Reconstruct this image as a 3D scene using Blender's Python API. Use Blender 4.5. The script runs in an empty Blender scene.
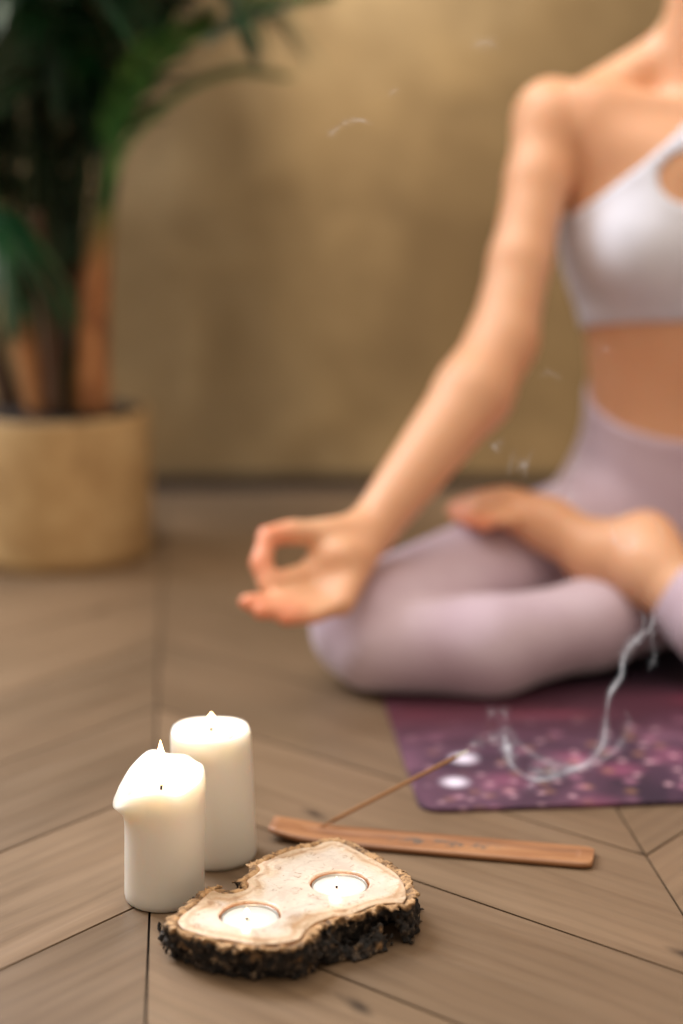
import bpy, math, random
import numpy as np
from mathutils import Vector, Matrix
random.seed(7)
rng = np.random.RandomState(11)
sc = bpy.context.scene
COL = sc.collection

# ------------------------------------------------------------------ camera
H = 0.55
FPX = 1740.0
PITCH = math.radians(12.85)
cam_d = bpy.data.cameras.new('camera')
cam = bpy.data.objects.new('camera', cam_d); COL.objects.link(cam)
cam.location = (0, 0, H)
cam.rotation_euler = (math.pi/2 - PITCH, 0, 0)
cam_d.sensor_fit = 'VERTICAL'; cam_d.sensor_height = 36.0
cam_d.lens = FPX*36/1024
cam_d.clip_start = 0.05
cam_d.dof.use_dof = True
cam_d.dof.focus_distance = 1.225
cam_d.dof.aperture_fstop = 1.65
sc.camera = cam
cp, sp = math.cos(PITCH), math.sin(PITCH)

def ray(px, py):
    u = (px-341.5)/FPX; v = (512-py)/FPX
    return np.array([u, cp+v*sp, -sp+v*cp])
def at(px, py, y):                       # a measured point of the place at depth y
    r = ray(px, py); return np.array([0, 0, H]) + r*(y/r[1])
def gr(px, py, z=0.0):                   # a measured point of the place at height z
    r = ray(px, py); return np.array([0, 0, H]) + r*((z-H)/r[2])

# ------------------------------------------------------------------ helpers
def tag(o, label=None, cat=None, group=None, kind=None):
    if label: o['label'] = label
    if cat: o['category'] = cat
    if group: o['group'] = group
    if kind: o['kind'] = kind
    return o
def link(name, me, mat=None, parent=None, smooth=True):
    o = bpy.data.objects.new(name, me); COL.objects.link(o)
    if mat is not None: me.materials.append(mat)
    if smooth:
        me.polygons.foreach_set('use_smooth', np.ones(len(me.polygons), dtype=bool))
    if parent is not None:
        o.parent = parent
        o.matrix_parent_inverse = Matrix.Translation(-Vector(parent.location))
    return o
def mk(name, V, F, mat=None, parent=None, smooth=True):
    me = bpy.data.meshes.new(name)
    me.from_pydata([tuple(map(float, v)) for v in V], [], [tuple(int(i) for i in f) for f in F])
    me.update()
    return link(name, me, mat, parent, smooth)
def empty(name, loc):
    o = bpy.data.objects.new(name, None); COL.objects.link(o); o.location = loc
    o.empty_display_size = 0.02
    return o

class NT:
    def __init__(s, name):
        s.m = bpy.data.materials.new(name); s.m.use_nodes = True
        s.t = s.m.node_tree; s.t.nodes.clear()
        s.out = s.n('ShaderNodeOutputMaterial')
    def n(s, typ, **kw):
        nd = s.t.nodes.new(typ)
        for k, v in kw.items():
            if k.startswith('i_'):
                nd.inputs[k[2:].replace('_', ' ')].default_value = v
            else: setattr(nd, k, v)
        return nd
    def l(s, a, b): s.t.links.new(a, b)
    def ramp(s, src, stops, interp='LINEAR'):
        r = s.n('ShaderNodeValToRGB'); r.color_ramp.interpolation = interp
        e = r.color_ramp.elements
        while len(e) < len(stops): e.new(0.5)
        for k, (p, c) in enumerate(stops):
            e[k].position = p; e[k].color = (*c, 1) if len(c) == 3 else c
        s.l(src, r.inputs[0]); return r.outputs[0]
    def mix(s, fac, a, b, mode='MIX'):
        m = s.n('ShaderNodeMix', data_type='RGBA', blend_type=mode)
        for sock, v in ((m.inputs[0], fac), (m.inputs[6], a), (m.inputs[7], b)):
            if isinstance(v, (int, float)): sock.default_value = v
            elif isinstance(v, (tuple, list)): sock.default_value = (*v, 1)
            else: s.l(v, sock)
        return m.outputs[2]
    def math(s, op, a, b=None, clamp=False):
        m = s.n('ShaderNodeMath', operation=op, use_clamp=clamp)
        for k, v in enumerate((a, b)):
            if v is None: continue
            if isinstance(v, (int, float)): m.inputs[k].default_value = v
            else: s.l(v, m.inputs[k])
        return m.outputs[0]
    def noise(s, vec, scale, detail=4, rough=0.5, dist=0.0):
        n = s.n('ShaderNodeTexNoise'); n.inputs['Scale'].default_value = scale
        n.inputs['Detail'].default_value = detail; n.inputs['Roughness'].default_value = rough
        n.inputs['Distortion'].default_value = dist
        if vec is not None: s.l(vec, n.inputs['Vector'])
        return n.outputs['Fac']
    def mapping(s, vec, scale=(1, 1, 1), rot=(0, 0, 0), loc=(0, 0, 0)):
        m = s.n('ShaderNodeMapping'); m.inputs['Scale'].default_value = scale
        m.inputs['Rotation'].default_value = rot; m.inputs['Location'].default_value = loc
        s.l(vec, m.inputs['Vector']); return m.outputs[0]
    def obj(s): return s.n('ShaderNodeTexCoord').outputs['Object']
    def bsdf(s, col=None, rough=0.5, **kw):
        b = s.n('ShaderNodeBsdfPrincipled')
        if col is not None:
            if isinstance(col, tuple): b.inputs['Base Color'].default_value = (*col, 1)
            else: s.l(col, b.inputs['Base Color'])
        if isinstance(rough, (int, float)): b.inputs['Roughness'].default_value = rough
        else: s.l(rough, b.inputs['Roughness'])
        for k, v in kw.items(): b.inputs[k.replace('_', ' ')].default_value = v
        s.l(b.outputs[0], s.out.inputs[0]); s.b = b
        return b
    def bump(s, h, strength=0.3, dist=0.002):
        b = s.n('ShaderNodeBump'); b.inputs['Strength'].default_value = strength
        b.inputs['Distance'].default_value = dist
        s.l(h, b.inputs['Height']); s.l(b.outputs[0], s.b.inputs['Normal'])
def S(r, g, b):                              # sRGB 0..255 to linear
    f = lambda c: (c/255/12.92) if c/255 <= 0.04045 else ((c/255+0.055)/1.055)**2.4
    return (f(r), f(g), f(b))

# ------------------------------------------------------------------ implicit surfaces
class Grid:
    def __init__(s, lo, hi, h):
        s.lo = np.array(lo, float); s.h = h
        s.n = tuple(int(math.ceil((b-a)/h))+1 for a, b in zip(lo, hi))
        s.ax = [s.lo[i]+h*np.arange(s.n[i]) for i in range(3)]
    def new(s): return np.full(s.n, 0.2, np.float32)
    def box(s, lo, hi):
        return tuple(slice(max(0, int((lo[i]-s.lo[i])/s.h)), min(s.n[i], max(0, int((hi[i]-s.lo[i])/s.h)+2))) for i in range(3))
    def xyz(s, sl):
        return (s.ax[0][sl[0]][:, None, None], s.ax[1][sl[1]][None, :, None], s.ax[2][sl[2]][None, None, :])
    def cone(s, A, a, b, ra, rb, k=0.01):
        a = np.array(a, float); b = np.array(b, float); m = max(ra, rb)+0.045
        sl = s.box(np.minimum(a, b)-m, np.maximum(a, b)+m); X, Y, Z = s.xyz(sl)
        d = b-a; L = max(float(d@d), 1e-12)
        t = np.clip(((X-a[0])*d[0]+(Y-a[1])*d[1]+(Z-a[2])*d[2])/L, 0, 1)
        D = np.sqrt((X-a[0]-t*d[0])**2+(Y-a[1]-t*d[1])**2+(Z-a[2]-t*d[2])**2)-(ra+(rb-ra)*t)
        A[sl] = smin(A[sl], D, k)
    def ell(s, A, c, r, k=0.02, rot=None, sub=False):
        c = np.array(c, float); r = np.array(r, float); m = r.max()+0.045
        sl = s.box(c-m, c+m); X, Y, Z = s.xyz(sl)
        X, Y, Z = X-c[0], Y-c[1], Z-c[2]
        if rot is not None:
            R = np.array(rot).T
            X, Y, Z = (R[0, 0]*X+R[0, 1]*Y+R[0, 2]*Z, R[1, 0]*X+R[1, 1]*Y+R[1, 2]*Z, R[2, 0]*X+R[2, 1]*Y+R[2, 2]*Z)
        k0 = np.sqrt((X/r[0])**2+(Y/r[1])**2+(Z/r[2])**2)
        k1 = np.sqrt((X/r[0]**2)**2+(Y/r[1]**2)**2+(Z/r[2]**2)**2)+1e-9
        D = k0*(k0-1)/k1
        A[sl] = -smin(-A[sl], D, k) if sub else smin(A[sl], D, k)
    def chain(s, A, pts, rs, k=0.01):
        for i in range(len(pts)-1): s.cone(A, pts[i], pts[i+1], rs[i], rs[i+1], k)
def smin(a, b, k):
    if np.isscalar(k) and k <= 0: return np.minimum(a, b)
    h = np.maximum(k-np.abs(a-b), 0)/k
    return np.minimum(a, b)-h*h*k*0.25

def surface(Fd, lo, h, smooth=2):
    ins = Fd < 0
    n = np.array(Fd.shape)
    c = ins[:-1, :-1, :-1].astype(np.int8)
    for dx in (0, 1):
        for dy in (0, 1):
            for dz in (0, 1):
                if dx+dy+dz: c = c+ins[dx:n[0]-1+dx, dy:n[1]-1+dy, dz:n[2]-1+dz]
    act = (c > 0) & (c < 8)
    idx = np.argwhere(act)
    ids = np.full(act.shape, -1, np.int64); ids[act] = np.arange(len(idx))
    P = np.zeros((len(idx), 3)); W = np.zeros(len(idx))
    cor = [(x, y, z) for x in (0, 1) for y in (0, 1) for z in (0, 1)]
    vals = {q: Fd[idx[:, 0]+q[0], idx[:, 1]+q[1], idx[:, 2]+q[2]].astype(float) for q in cor}
    for q in cor:
        for a in range(3):
            if q[a]: continue
            q2 = tuple(q[i]+(i == a) for i in range(3))
            f0, f1 = vals[q], vals[q2]
            m = (f0 < 0) != (f1 < 0)
            t = np.where(m, f0/np.where(m, f0-f1, 1), 0)
            for i in range(3):
                P[:, i] += np.where(m, q[i]+(t if i == a else 0), 0)
            W += m
    P = (P/W[:, None]+idx)*h+np.array(lo)
    quads = []
    for a in range(3):
        b, c2 = (a+1) % 3, (a+2) % 3
        s0 = [slice(None)]*3; s1 = [slice(None)]*3
        s0[a] = slice(0, n[a]-1); s1[a] = slice(1, n[a])
        for q in (b, c2):
            s0[q] = slice(1, n[q]-1); s1[q] = slice(1, n[q]-1)
        A0, A1 = ins[tuple(s0)], ins[tuple(s1)]
        e = np.argwhere(A0 != A1)
        flip = A0[tuple(e.T)]
        e = e.copy(); e[:, b] += 1; e[:, c2] += 1
        def cell(ob, oc):
            f = e.copy(); f[:, b] -= ob; f[:, c2] -= oc
            return ids[f[:, 0], f[:, 1], f[:, 2]]
        Q = np.stack([cell(1, 1), cell(0, 1), cell(0, 0), cell(1, 0)], 1)
        Q[~flip] = Q[~flip][:, ::-1]
        quads.append(Q)
    Q = np.concatenate(quads); Q = Q[(Q >= 0).all(1)]
    E = np.concatenate([Q[:, [0, 1]], Q[:, [1, 2]], Q[:, [2, 3]], Q[:, [3, 0]]])
    N = len(P)
    for _ in range(smooth):
        cnt = np.bincount(E[:, 0], minlength=N)+np.bincount(E[:, 1], minlength=N)
        avg = np.stack([np.bincount(E[:, 0], P[E[:, 1], i], N)+np.bincount(E[:, 1], P[E[:, 0], i], N) for i in range(3)], 1)
        P = P*0.5+0.5*avg/np.maximum(cnt, 1)[:, None]
    return P, Q
def mesh_np(name, P, Q, mat, parent=None):
    me = bpy.data.meshes.new(name)
    me.vertices.add(len(P)); me.vertices.foreach_set('co', P.astype(np.float32).ravel())
    me.loops.add(Q.size); me.loops.foreach_set('vertex_index', Q.astype(np.int32).ravel())
    me.polygons.add(len(Q)); me.polygons.foreach_set('loop_start', np.arange(0, Q.size, 4, dtype=np.int32))
    me.update(calc_edges=True); me.validate()
    return link(name, me, mat, parent)
def vnoise(X, Y, Z, f, seed=0):
    r = np.random.RandomState(seed); T = r.rand(32, 32, 32).astype(np.float32)
    X, Y, Z = np.broadcast_arrays(X*f+50, Y*f+50, Z*f+50)
    i, j, k = np.floor(X).astype(int), np.floor(Y).astype(int), np.floor(Z).astype(int)
    u, v, w = X-i, Y-j, Z-k
    u, v, w = u*u*(3-2*u), v*v*(3-2*v), w*w*(3-2*w)
    o = 0
    for a in (0, 1):
        for b in (0, 1):
            for c in (0, 1):
                o = o+T[(i+a) % 32, (j+b) % 32, (k+c) % 32]*(u if a else 1-u)*(v if b else 1-v)*(w if c else 1-w)
    return o-0.5

# ------------------------------------------------------------------ materials
def m_floor():
    m = NT('oak_planks')
    uv = m.n('ShaderNodeUVMap', uv_map='grain').outputs[0]
    at_ = m.n('ShaderNodeAttribute', attribute_name='tone').outputs['Fac']
    g1 = m.noise(m.mapping(uv, (2.2, 26, 1)), 1.6, 8, 0.62, 0.6)
    g2 = m.noise(m.mapping(uv, (9, 190, 1)), 1.0, 4, 0.6, 0.2)
    g3 = m.noise(m.mapping(uv, (3, 7, 1)), 1.3, 3, 0.5, 0.8)
    base = m.ramp(g1, [(0.25, S(112, 91, 70)), (0.5, S(132, 109, 85)), (0.75, S(148, 124, 98))])
    base = m.mix(m.math('MULTIPLY', g2, 0.42), base, S(92, 72, 56), 'MIX')
    base = m.mix(m.ramp(g3, [(0.35, (0.0,)*3), (0.75, (0.5,)*3)]), base, S(150, 122, 96))
    w = m.n('ShaderNodeTexWave', wave_type='BANDS', bands_direction='Y')
    w.inputs['Scale'].default_value = 9; w.inputs['Distortion'].default_value = 9
    w.inputs['Detail'].default_value = 3; w.inputs['Detail Scale'].default_value = 0.7
    m.l(m.mapping(uv, (0.5, 2.2, 1)), w.inputs['Vector'])
    base = m.mix(m.math('MULTIPLY', m.ramp(w.outputs['Fac'], [(0.5, (0,)*3), (0.9, (1,)*3)]), 0.13), base, S(84, 64, 50))
    v = m.n('ShaderNodeTexVoronoi', voronoi_dimensions='2D'); v.inputs['Scale'].default_value = 4.2
    wob = m.n('ShaderNodeVectorMath', operation='ADD')
    m.l(m.mapping(uv, (0.75, 1.5, 1)), wob.inputs[0]); nv = m.n('ShaderNodeTexNoise'); nv.inputs['Scale'].default_value = 30
    m.l(uv, nv.inputs['Vector']); sc_ = m.n('ShaderNodeVectorMath', operation='SCALE'); sc_.inputs['Scale'].default_value = 0.02
    m.l(nv.outputs['Color'], sc_.inputs[0]); m.l(sc_.outputs[0], wob.inputs[1]); m.l(wob.outputs[0], v.inputs['Vector'])
    kn = m.ramp(v.outputs['Distance'], [(0.008, (0.85,)*3), (0.03, (0.35,)*3), (0.055, (0,)*3)])
    base = m.mix(kn, base, S(38, 27, 21))
    tone = m.n('ShaderNodeHueSaturation'); m.l(base, tone.inputs['Color'])
    m.l(m.math('ADD', m.math('MULTIPLY', at_, 0.26), 0.69), tone.inputs['Value'])
    tone.inputs['Saturation'].default_value = 1.0
    rough = m.ramp(g1, [(0.2, (0.34,)*3), (0.8, (0.48,)*3)])
    m.bsdf(tone.outputs[0], rough, Specular_IOR_Level=0.4)
    m.bump(m.math('ADD', m.math('MULTIPLY', g1, 0.5), m.math('MULTIPLY', g2, 0.6)), 0.22, 0.0012)
    return m.m
def m_plain(name, col, rough=0.6, **kw):
    m = NT(name); n = m.noise(m.obj(), 40, 3)
    c = m.mix(m.math('MULTIPLY', n, 0.25), col, tuple(x*0.7 for x in col))
    m.bsdf(c, rough, **kw); return m.m
def m_wall():
    m = NT('rough_plaster'); o = m.obj()
    a = m.noise(o, 1.5, 5, 0.55, 0.5); b = m.noise(o, 7, 6, 0.6, 0.8)
    c = m.ramp(a, [(0.33, S(122, 100, 68)), (0.5, S(160, 135, 96)), (0.66, S(190, 165, 124))])
    c = m.mix(m.ramp(b, [(0.3, (0.42,)*3), (0.7, (0,)*3)]), c, S(88, 70, 48))
    m.bsdf(c, 0.8, Specular_IOR_Level=0.2); m.bump(b, 0.35, 0.01); return m.m
def m_wax():
    m = NT('ivory_wax')
    g = m.n('ShaderNodeNewGeometry')
    n = m.noise(m.obj(), 60, 3)
    c = m.mix(m.math('MULTIPLY', n, 0.2), S(232, 225, 214), S(224, 212, 196))
    m.bsdf(c, 0.42, Subsurface_Weight=0.55, Subsurface_Scale=0.03)
    m.b.inputs['Subsurface Radius'].default_value = (1.0, 0.78, 0.58)
    return m.m
def m_melt():
    m = NT('molten_wax'); m.bsdf(S(255, 244, 222), 0.12, Subsurface_Weight=0.5, Subsurface_Scale=0.01)
    m.b.inputs['Emission Color'].default_value = (1, 0.80, 0.55, 1); m.b.inputs['Emission Strength'].default_value = 0.25  # emission put in so the molten wax looks lit by its flame
    return m.m
def m_flame():
    m = NT('flame'); o = m.obj()
    s = m.n('ShaderNodeSeparateXYZ'); m.l(m.n('ShaderNodeTexCoord').outputs['Generated'], s.inputs[0])
    c = m.ramp(s.outputs['Z'], [(0.0, (0.9, 0.42, 0.16)), (0.25, (1, 0.80, 0.5)), (0.7, (1, 0.86, 0.6)), (1.0, (1, 0.62, 0.25))])
    lw = m.n('ShaderNodeLayerWeight'); lw.inputs[0].default_value = 0.35
    c = m.mix(m.ramp(lw.outputs['Facing'], [(0.45, (0,)*3), (0.95, (1,)*3)]), c, (1, 0.34, 0.06))
    e = m.n('ShaderNodeEmission'); m.l(c, e.inputs[0]); e.inputs[1].default_value = 8
    m.l(e.outputs[0], m.out.inputs[0]); return m.m
def m_top():
    m = NT('polished_slice'); o = m.obj()
    n1 = m.noise(o, 18, 5, 0.6, 1.2); n2 = m.noise(o, 60, 5, 0.6, 0.5); n3 = m.noise(o, 9, 2, 0.5, 0.3)
    at_ = m.n('ShaderNodeAttribute', attribute_name='edge').outputs['Fac']      # metres in from the bark
    w = m.math('ADD', m.math('MULTIPLY', at_, 330), m.math('MULTIPLY', n1, 7))
    rings = m.math('SINE', w)
    c = m.ramp(n1, [(0.3, S(176, 146, 114)), (0.5, S(210, 186, 158)), (0.68, S(228, 211, 190))])
    c = m.mix(m.ramp(rings, [(0.75, (0,)*3), (1.0, (0.42,)*3)]), c, S(164, 116, 76))
    c = m.mix(m.ramp(n2, [(0.56, (0,)*3), (0.66, (0.6,)*3)]), c, S(140, 98, 62))
    rim = m.ramp(m.math('ADD', at_, m.math('MULTIPLY', m.math('SUBTRACT', n2, 0.5), 0.012)), [(0.003, (1,)*3), (0.008, (0,)*3)])
    c = m.mix(m.math('MULTIPLY', rim, 0.65), c, S(206, 158, 108))
    wet = m.ramp(m.math('ADD', m.math('MULTIPLY', at_, 22), m.math('ADD', m.math('MULTIPLY', n3, 0.5), m.math('MULTIPLY', m.math('SUBTRACT', n1, 0.5), 0.6))), [(0.58, (0,)*3), (0.80, (0.8,)*3)])
    c = m.mix(m.math('MULTIPLY', wet, 0.85), c, S(218, 210, 202))
    n4 = m.noise(o, 130, 4, 0.7, 1.5)
    c = m.mix(m.ramp(n4, [(0.57, (0,)*3), (0.66, (0.55,)*3)]), c, S(128, 90, 58))
    c = m.mix(m.ramp(n4, [(0.30, (0.5,)*3), (0.42, (0,)*3)]), c, S(238, 226, 210))
    r = m.ramp(wet, [(0, (0.42,)*3), (0.6, (0.16,)*3)])
    s = m.n('ShaderNodeSeparateXYZ'); m.l(o, s.inputs[0])
    c = m.mix(m.ramp(s.outputs['Z'], [(0.0245, (1,)*3), (0.0262, (0,)*3)]), c, S(224, 140, 74))  # orange glow of the tealights painted into the hole walls
    m.bsdf(c, r, Specular_IOR_Level=0.5); m.bump(n2, 0.25, 0.002); return m.m
def m_bark():
    m = NT('birch_bark'); o = m.obj()
    n1 = m.noise(o, 150, 6, 0.65, 0.4); n2 = m.noise(o, 60, 4, 0.6, 0.4)
    c = m.ramp(n1, [(0.35, S(12, 10, 10)), (0.50, S(34, 28, 25)), (0.60, S(78, 64, 52)), (0.72, S(176, 152, 122))])
    c = m.mix(m.ramp(n2, [(0.62, (0,)*3), (0.70, (0.7,)*3)]), c, S(150, 112, 70))
    s = m.n('ShaderNodeSeparateXYZ'); m.l(o, s.inputs[0])
    top = m.ramp(m.math('ADD', s.outputs['Z'], m.math('MULTIPLY', m.math('SUBTRACT', n1, 0.5), 0.014)), [(0.0245, (0,)*3), (0.0275, (1,)*3)])
    c = m.mix(top, c, m.ramp(n1, [(0.35, S(120, 88, 58)), (0.55, S(196, 154, 108)), (0.7, S(214, 180, 138))]))
    m.bsdf(c, 0.75); m.bump(n1, 0.9, 0.004); return m.m
def m_mat():
    m = NT('galaxy_print'); o = m.obj()
    n1 = m.noise(o, 5, 5, 0.6, 1.2); n2 = m.noise(m.mapping(o, (2.2, 8, 1)), 1.6, 4, 0.55, 0.6)
    s = m.n('ShaderNodeSeparateXYZ'); m.l(o, s.inputs[0])
    c = m.ramp(n1, [(0.3, S(34, 24, 40)), (0.46, S(74, 48, 66)), (0.6, S(108, 72, 92)), (0.75, S(128, 96, 118))])
    # red streaks further back, dark navy toward the right front
    back = m.ramp(s.outputs['Y'], [(0.13, (0,)*3), (0.22, (1,)*3)])
    c = m.mix(m.math('MULTIPLY', back, 0.75), c, m.ramp(n2, [(0.36, S(58, 22, 34)), (0.55, S(86, 36, 48)), (0.68, S(146, 58, 76))]))
    dk = m.ramp(s.outputs['X'], [(0.16, (0,)*3), (0.34, (0.6,)*3)])
    fr = m.ramp(s.outputs['Y'], [(0.05, (1,)*3), (0.14, (0,)*3)])
    c = m.mix(m.math('MULTIPLY', dk, fr), c, S(38, 28, 56))
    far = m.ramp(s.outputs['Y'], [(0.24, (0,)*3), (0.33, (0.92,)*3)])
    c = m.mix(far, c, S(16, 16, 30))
    lr = m.ramp(s.outputs['X'], [(0.04, (0.45,)*3), (0.2, (1,)*3)])
    near = m.ramp(s.outputs['Y'], [(0.14, (1,)*3), (0.22, (0,)*3)])
    for scale, lo, hi, col, am in ((26, 0.06, 0.24, S(196, 132, 158), 0.45), (46, 0.05, 0.26, S(226, 180, 192), 0.6), (11, 0.0, 0.3, S(186, 100, 134), 0.45), (33, 0.08, 0.26, S(220, 160, 110), 0.22)):
        v = m.n('ShaderNodeTexVoronoi', voronoi_dimensions='2D'); v.inputs['Scale'].default_value = scale
        m.l(o, v.inputs['Vector'])
        sx = m.n('ShaderNodeSeparateColor'); m.l(v.outputs['Color'], sx.inputs[0])
        pick = m.ramp(sx.outputs[0], [(0.5, (0,)*3), (0.62, (1,)*3)])
        d = m.ramp(v.outputs['Distance'], [(lo, (1,)*3), (hi, (0,)*3)])
        c = m.mix(m.math('MULTIPLY', m.math('MULTIPLY', m.math('MULTIPLY', d, pick), near), m.math('MULTIPLY', lr, am)), c, col)
    for (x, y, r) in ((0.036, 0.056, 0.011), (0.052, 0.110, 0.012)):
        vm = m.n('ShaderNodeVectorMath', operation='DISTANCE'); m.l(o, vm.inputs[0]); vm.inputs[1].default_value = (x, y, 0.004)
        c = m.mix(m.ramp(vm.outputs['Value'], [(r*0.35, (1,)*3), (r*1.3, (0,)*3)]), c, S(232, 222, 240))
    m.bsdf(c, 0.62, Specular_IOR_Level=0.3); m.bump(m.noise(o, 300, 2), 0.2, 0.001); return m.m
def m_skin():
    m = NT('skin'); o = m.obj()
    n = m.noise(o, 9, 4); n2 = m.noise(o, 60, 3)
    c = m.mix(m.ramp(n, [(0.35, (0,)*3), (0.65, (0.6,)*3)]), S(228, 176, 138), S(218, 158, 118))
    c = m.mix(m.math('MULTIPLY', n2, 0.15), c, S(200, 130, 100))
    tip = m.n('ShaderNodeAttribute', attribute_name='blush').outputs['Fac']
    c = m.mix(m.math('MULTIPLY', tip, 0.7), c, S(232, 124, 88))
    m.bsdf(c, 0.46, Subsurface_Weight=0.25, Subsurface_Scale=0.012)
    m.b.inputs['Subsurface Radius'].default_value = (1, 0.35, 0.2)
    return m.m
def m_cloth(name, a, b, ribs=0, dirz=True):
    m = NT(name); o = m.obj()
    n = m.noise(o, 12, 4, 0.5, 0.3); f = m.noise(m.mapping(o, (1, 1, 6)), 90, 2)
    c = m.mix(m.ramp(n, [(0.35, (0,)*3), (0.7, (1,)*3)]), a, b)
    m.bsdf(c, 0.78, Specular_IOR_Level=0.25, Sheen_Weight=0.35)
    m.bump(f, 0.15, 0.001); return m.m
def m_smoke():
    m = NT('incense_smoke')
    a = m.n('ShaderNodeAttribute', attribute_name='dens').outputs['Fac']
    lw = m.n('ShaderNodeLayerWeight'); lw.inputs[0].default_value = 0.5
    f = m.math('POWER', m.math('SUBTRACT', 1.0, lw.outputs['Facing']), 2.6)
    al = m.math('MULTIPLY', f, a, True)
    n = m.noise(m.obj(), 70, 3)
    al = m.math('MULTIPLY', al, m.math('MULTIPLY', m.math('SUBTRACT', n, 0.05), 2.1), True)
    tr = m.n('ShaderNodeBsdfTransparent'); tl = m.n('ShaderNodeBsdfTranslucent'); tl.inputs[0].default_value = (0.86, 0.9, 0.95, 1)
    df = m.n('ShaderNodeBsdfDiffuse'); df.inputs[0].default_value = (0.86, 0.9, 0.95, 1)
    mx = m.n('ShaderNodeMixShader'); m.l(tl.outputs[0], mx.inputs[1]); m.l(df.outputs[0], mx.inputs[2])
    em = m.n('ShaderNodeEmission'); em.inputs[0].default_value = (0.85, 0.88, 0.95, 1); em.inputs[1].default_value = 0.3  # faint emission added in place of light scattered through the smoke
    ad = m.n('ShaderNodeAddShader'); m.l(mx.outputs[0], ad.inputs[0]); m.l(em.outputs[0], ad.inputs[1])
    m2 = m.n('ShaderNodeMixShader'); m.l(al, m2.inputs[0]); m.l(tr.outputs[0], m2.inputs[1]); m.l(ad.outputs[0], m2.inputs[2])
    m.l(m2.outputs[0], m.out.inputs[0]); return m.m
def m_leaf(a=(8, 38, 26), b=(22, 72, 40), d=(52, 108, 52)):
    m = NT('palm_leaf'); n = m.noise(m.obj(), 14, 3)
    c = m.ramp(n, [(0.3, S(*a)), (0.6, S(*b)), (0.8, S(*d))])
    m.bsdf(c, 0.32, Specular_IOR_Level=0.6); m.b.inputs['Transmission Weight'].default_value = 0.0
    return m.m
def m_stem():
    m = NT('palm_cane'); g = m.n('ShaderNodeTexCoord').outputs['Object']
    s = m.n('ShaderNodeSeparateXYZ'); m.l(g, s.inputs[0])
    n = m.noise(m.mapping(g, (1, 1, 0.25)), 60, 4, 0.6, 0.3)
    br = m.ramp(n, [(0.3, S(110, 66, 36)), (0.5, S(172, 112, 66)), (0.7, S(208, 152, 98))])
    gr_ = m.ramp(n, [(0.3, S(70, 84, 42)), (0.7, S(128, 132, 74))])
    t = m.ramp(m.math('ADD', s.outputs['Z'], m.math('MULTIPLY', n, 0.05)), [(0.39, (0,)*3), (0.46, (1,)*3)])
    m.bsdf(m.mix(t, br, gr_), 0.6); m.bump(n, 0.4, 0.003); return m.m
def m_pot():
    m = NT('beige_pot'); o = m.obj()
    n = m.noise(o, 16, 5, 0.6, 0.4)
    c = m.ramp(n, [(0.3, S(160, 126, 82)), (0.5, S(186, 152, 104)), (0.7, S(202, 170, 122))])
    m.bsdf(c, 0.75); m.bump(m.noise(o, 90, 3), 0.3, 0.002); return m.m
def m_holder():
    m = NT('incense_board'); o = m.obj()
    n = m.noise(m.mapping(o, (6, 60, 20)), 1.6, 5, 0.6, 0.5); n2 = m.noise(o, 160, 3, 0.6)
    c = m.ramp(n, [(0.3, S(112, 72, 44)), (0.5, S(150, 102, 66)), (0.7, S(172, 124, 84))])
    s = m.n('ShaderNodeSeparateXYZ'); m.l(o, s.inputs[0])
    # sooty ash flecks in the trough near the middle
    mid = m.ramp(s.outputs['X'], [(0.085, (0,)*3), (0.11, (1,)*3), (0.16, (1,)*3), (0.19, (0,)*3)])
    tro = m.ramp(m.math('ABSOLUTE', s.outputs['Y']), [(0.003, (1,)*3), (0.008, (0,)*3)])
    fl = m.ramp(n2, [(0.48, (0,)*3), (0.56, (1,)*3)])
    c = m.mix(m.math('MULTIPLY', m.math('MULTIPLY', mid, tro), fl), c, S(96, 84, 74))
    m.bsdf(c, 0.5); m.bump(n, 0.2, 0.001); return m.m

M = dict(floor=m_floor(), wall=m_wall(), wax=m_wax(), melt=m_melt(), flame=m_flame(), top=m_top(), bark=m_bark(), mat=m_mat(),
         skin=m_skin(), smoke=m_smoke(), leaf=m_leaf(), leaf_lit=m_leaf((56, 120, 58), (96, 150, 76), (136, 166, 100)), leaf_glint=m_leaf((110, 140, 120), (150, 172, 156), (180, 196, 184)), stem=m_stem(), stalk=m_plain('green_stalk', S(44, 62, 34), 0.6), stem_dark=m_plain('shaded_cane', S(84, 58, 38), 0.7), pot=m_pot(), holder=m_holder(),  # extra leaf copies: brighter one paints in light, palest one a glossy highlight
         leg=m_cloth('lavender_knit', S(204, 184, 196), S(188, 164, 178)), bra=m_cloth('white_knit', S(222, 222, 234), S(208, 208, 222)),
         hair=m_plain('hair', S(96, 62, 36), 0.45), gap=m_plain('floor_gap', S(28, 19, 14), 0.9), base=m_plain('dark_skirting', S(44, 32, 24), 0.6),
         soil=m_plain('soil', S(40, 28, 20), 0.95), wick=m_plain('wick', S(40, 26, 18), 0.9), tin=m_plain('tin', S(190, 186, 180), 0.3, Metallic=0.9),
         stick=m_plain('incense', S(150, 104, 60), 0.8), ash=m_plain('ash', S(214, 208, 202), 0.9), lips=m_plain('lips', S(180, 96, 84), 0.5))

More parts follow.
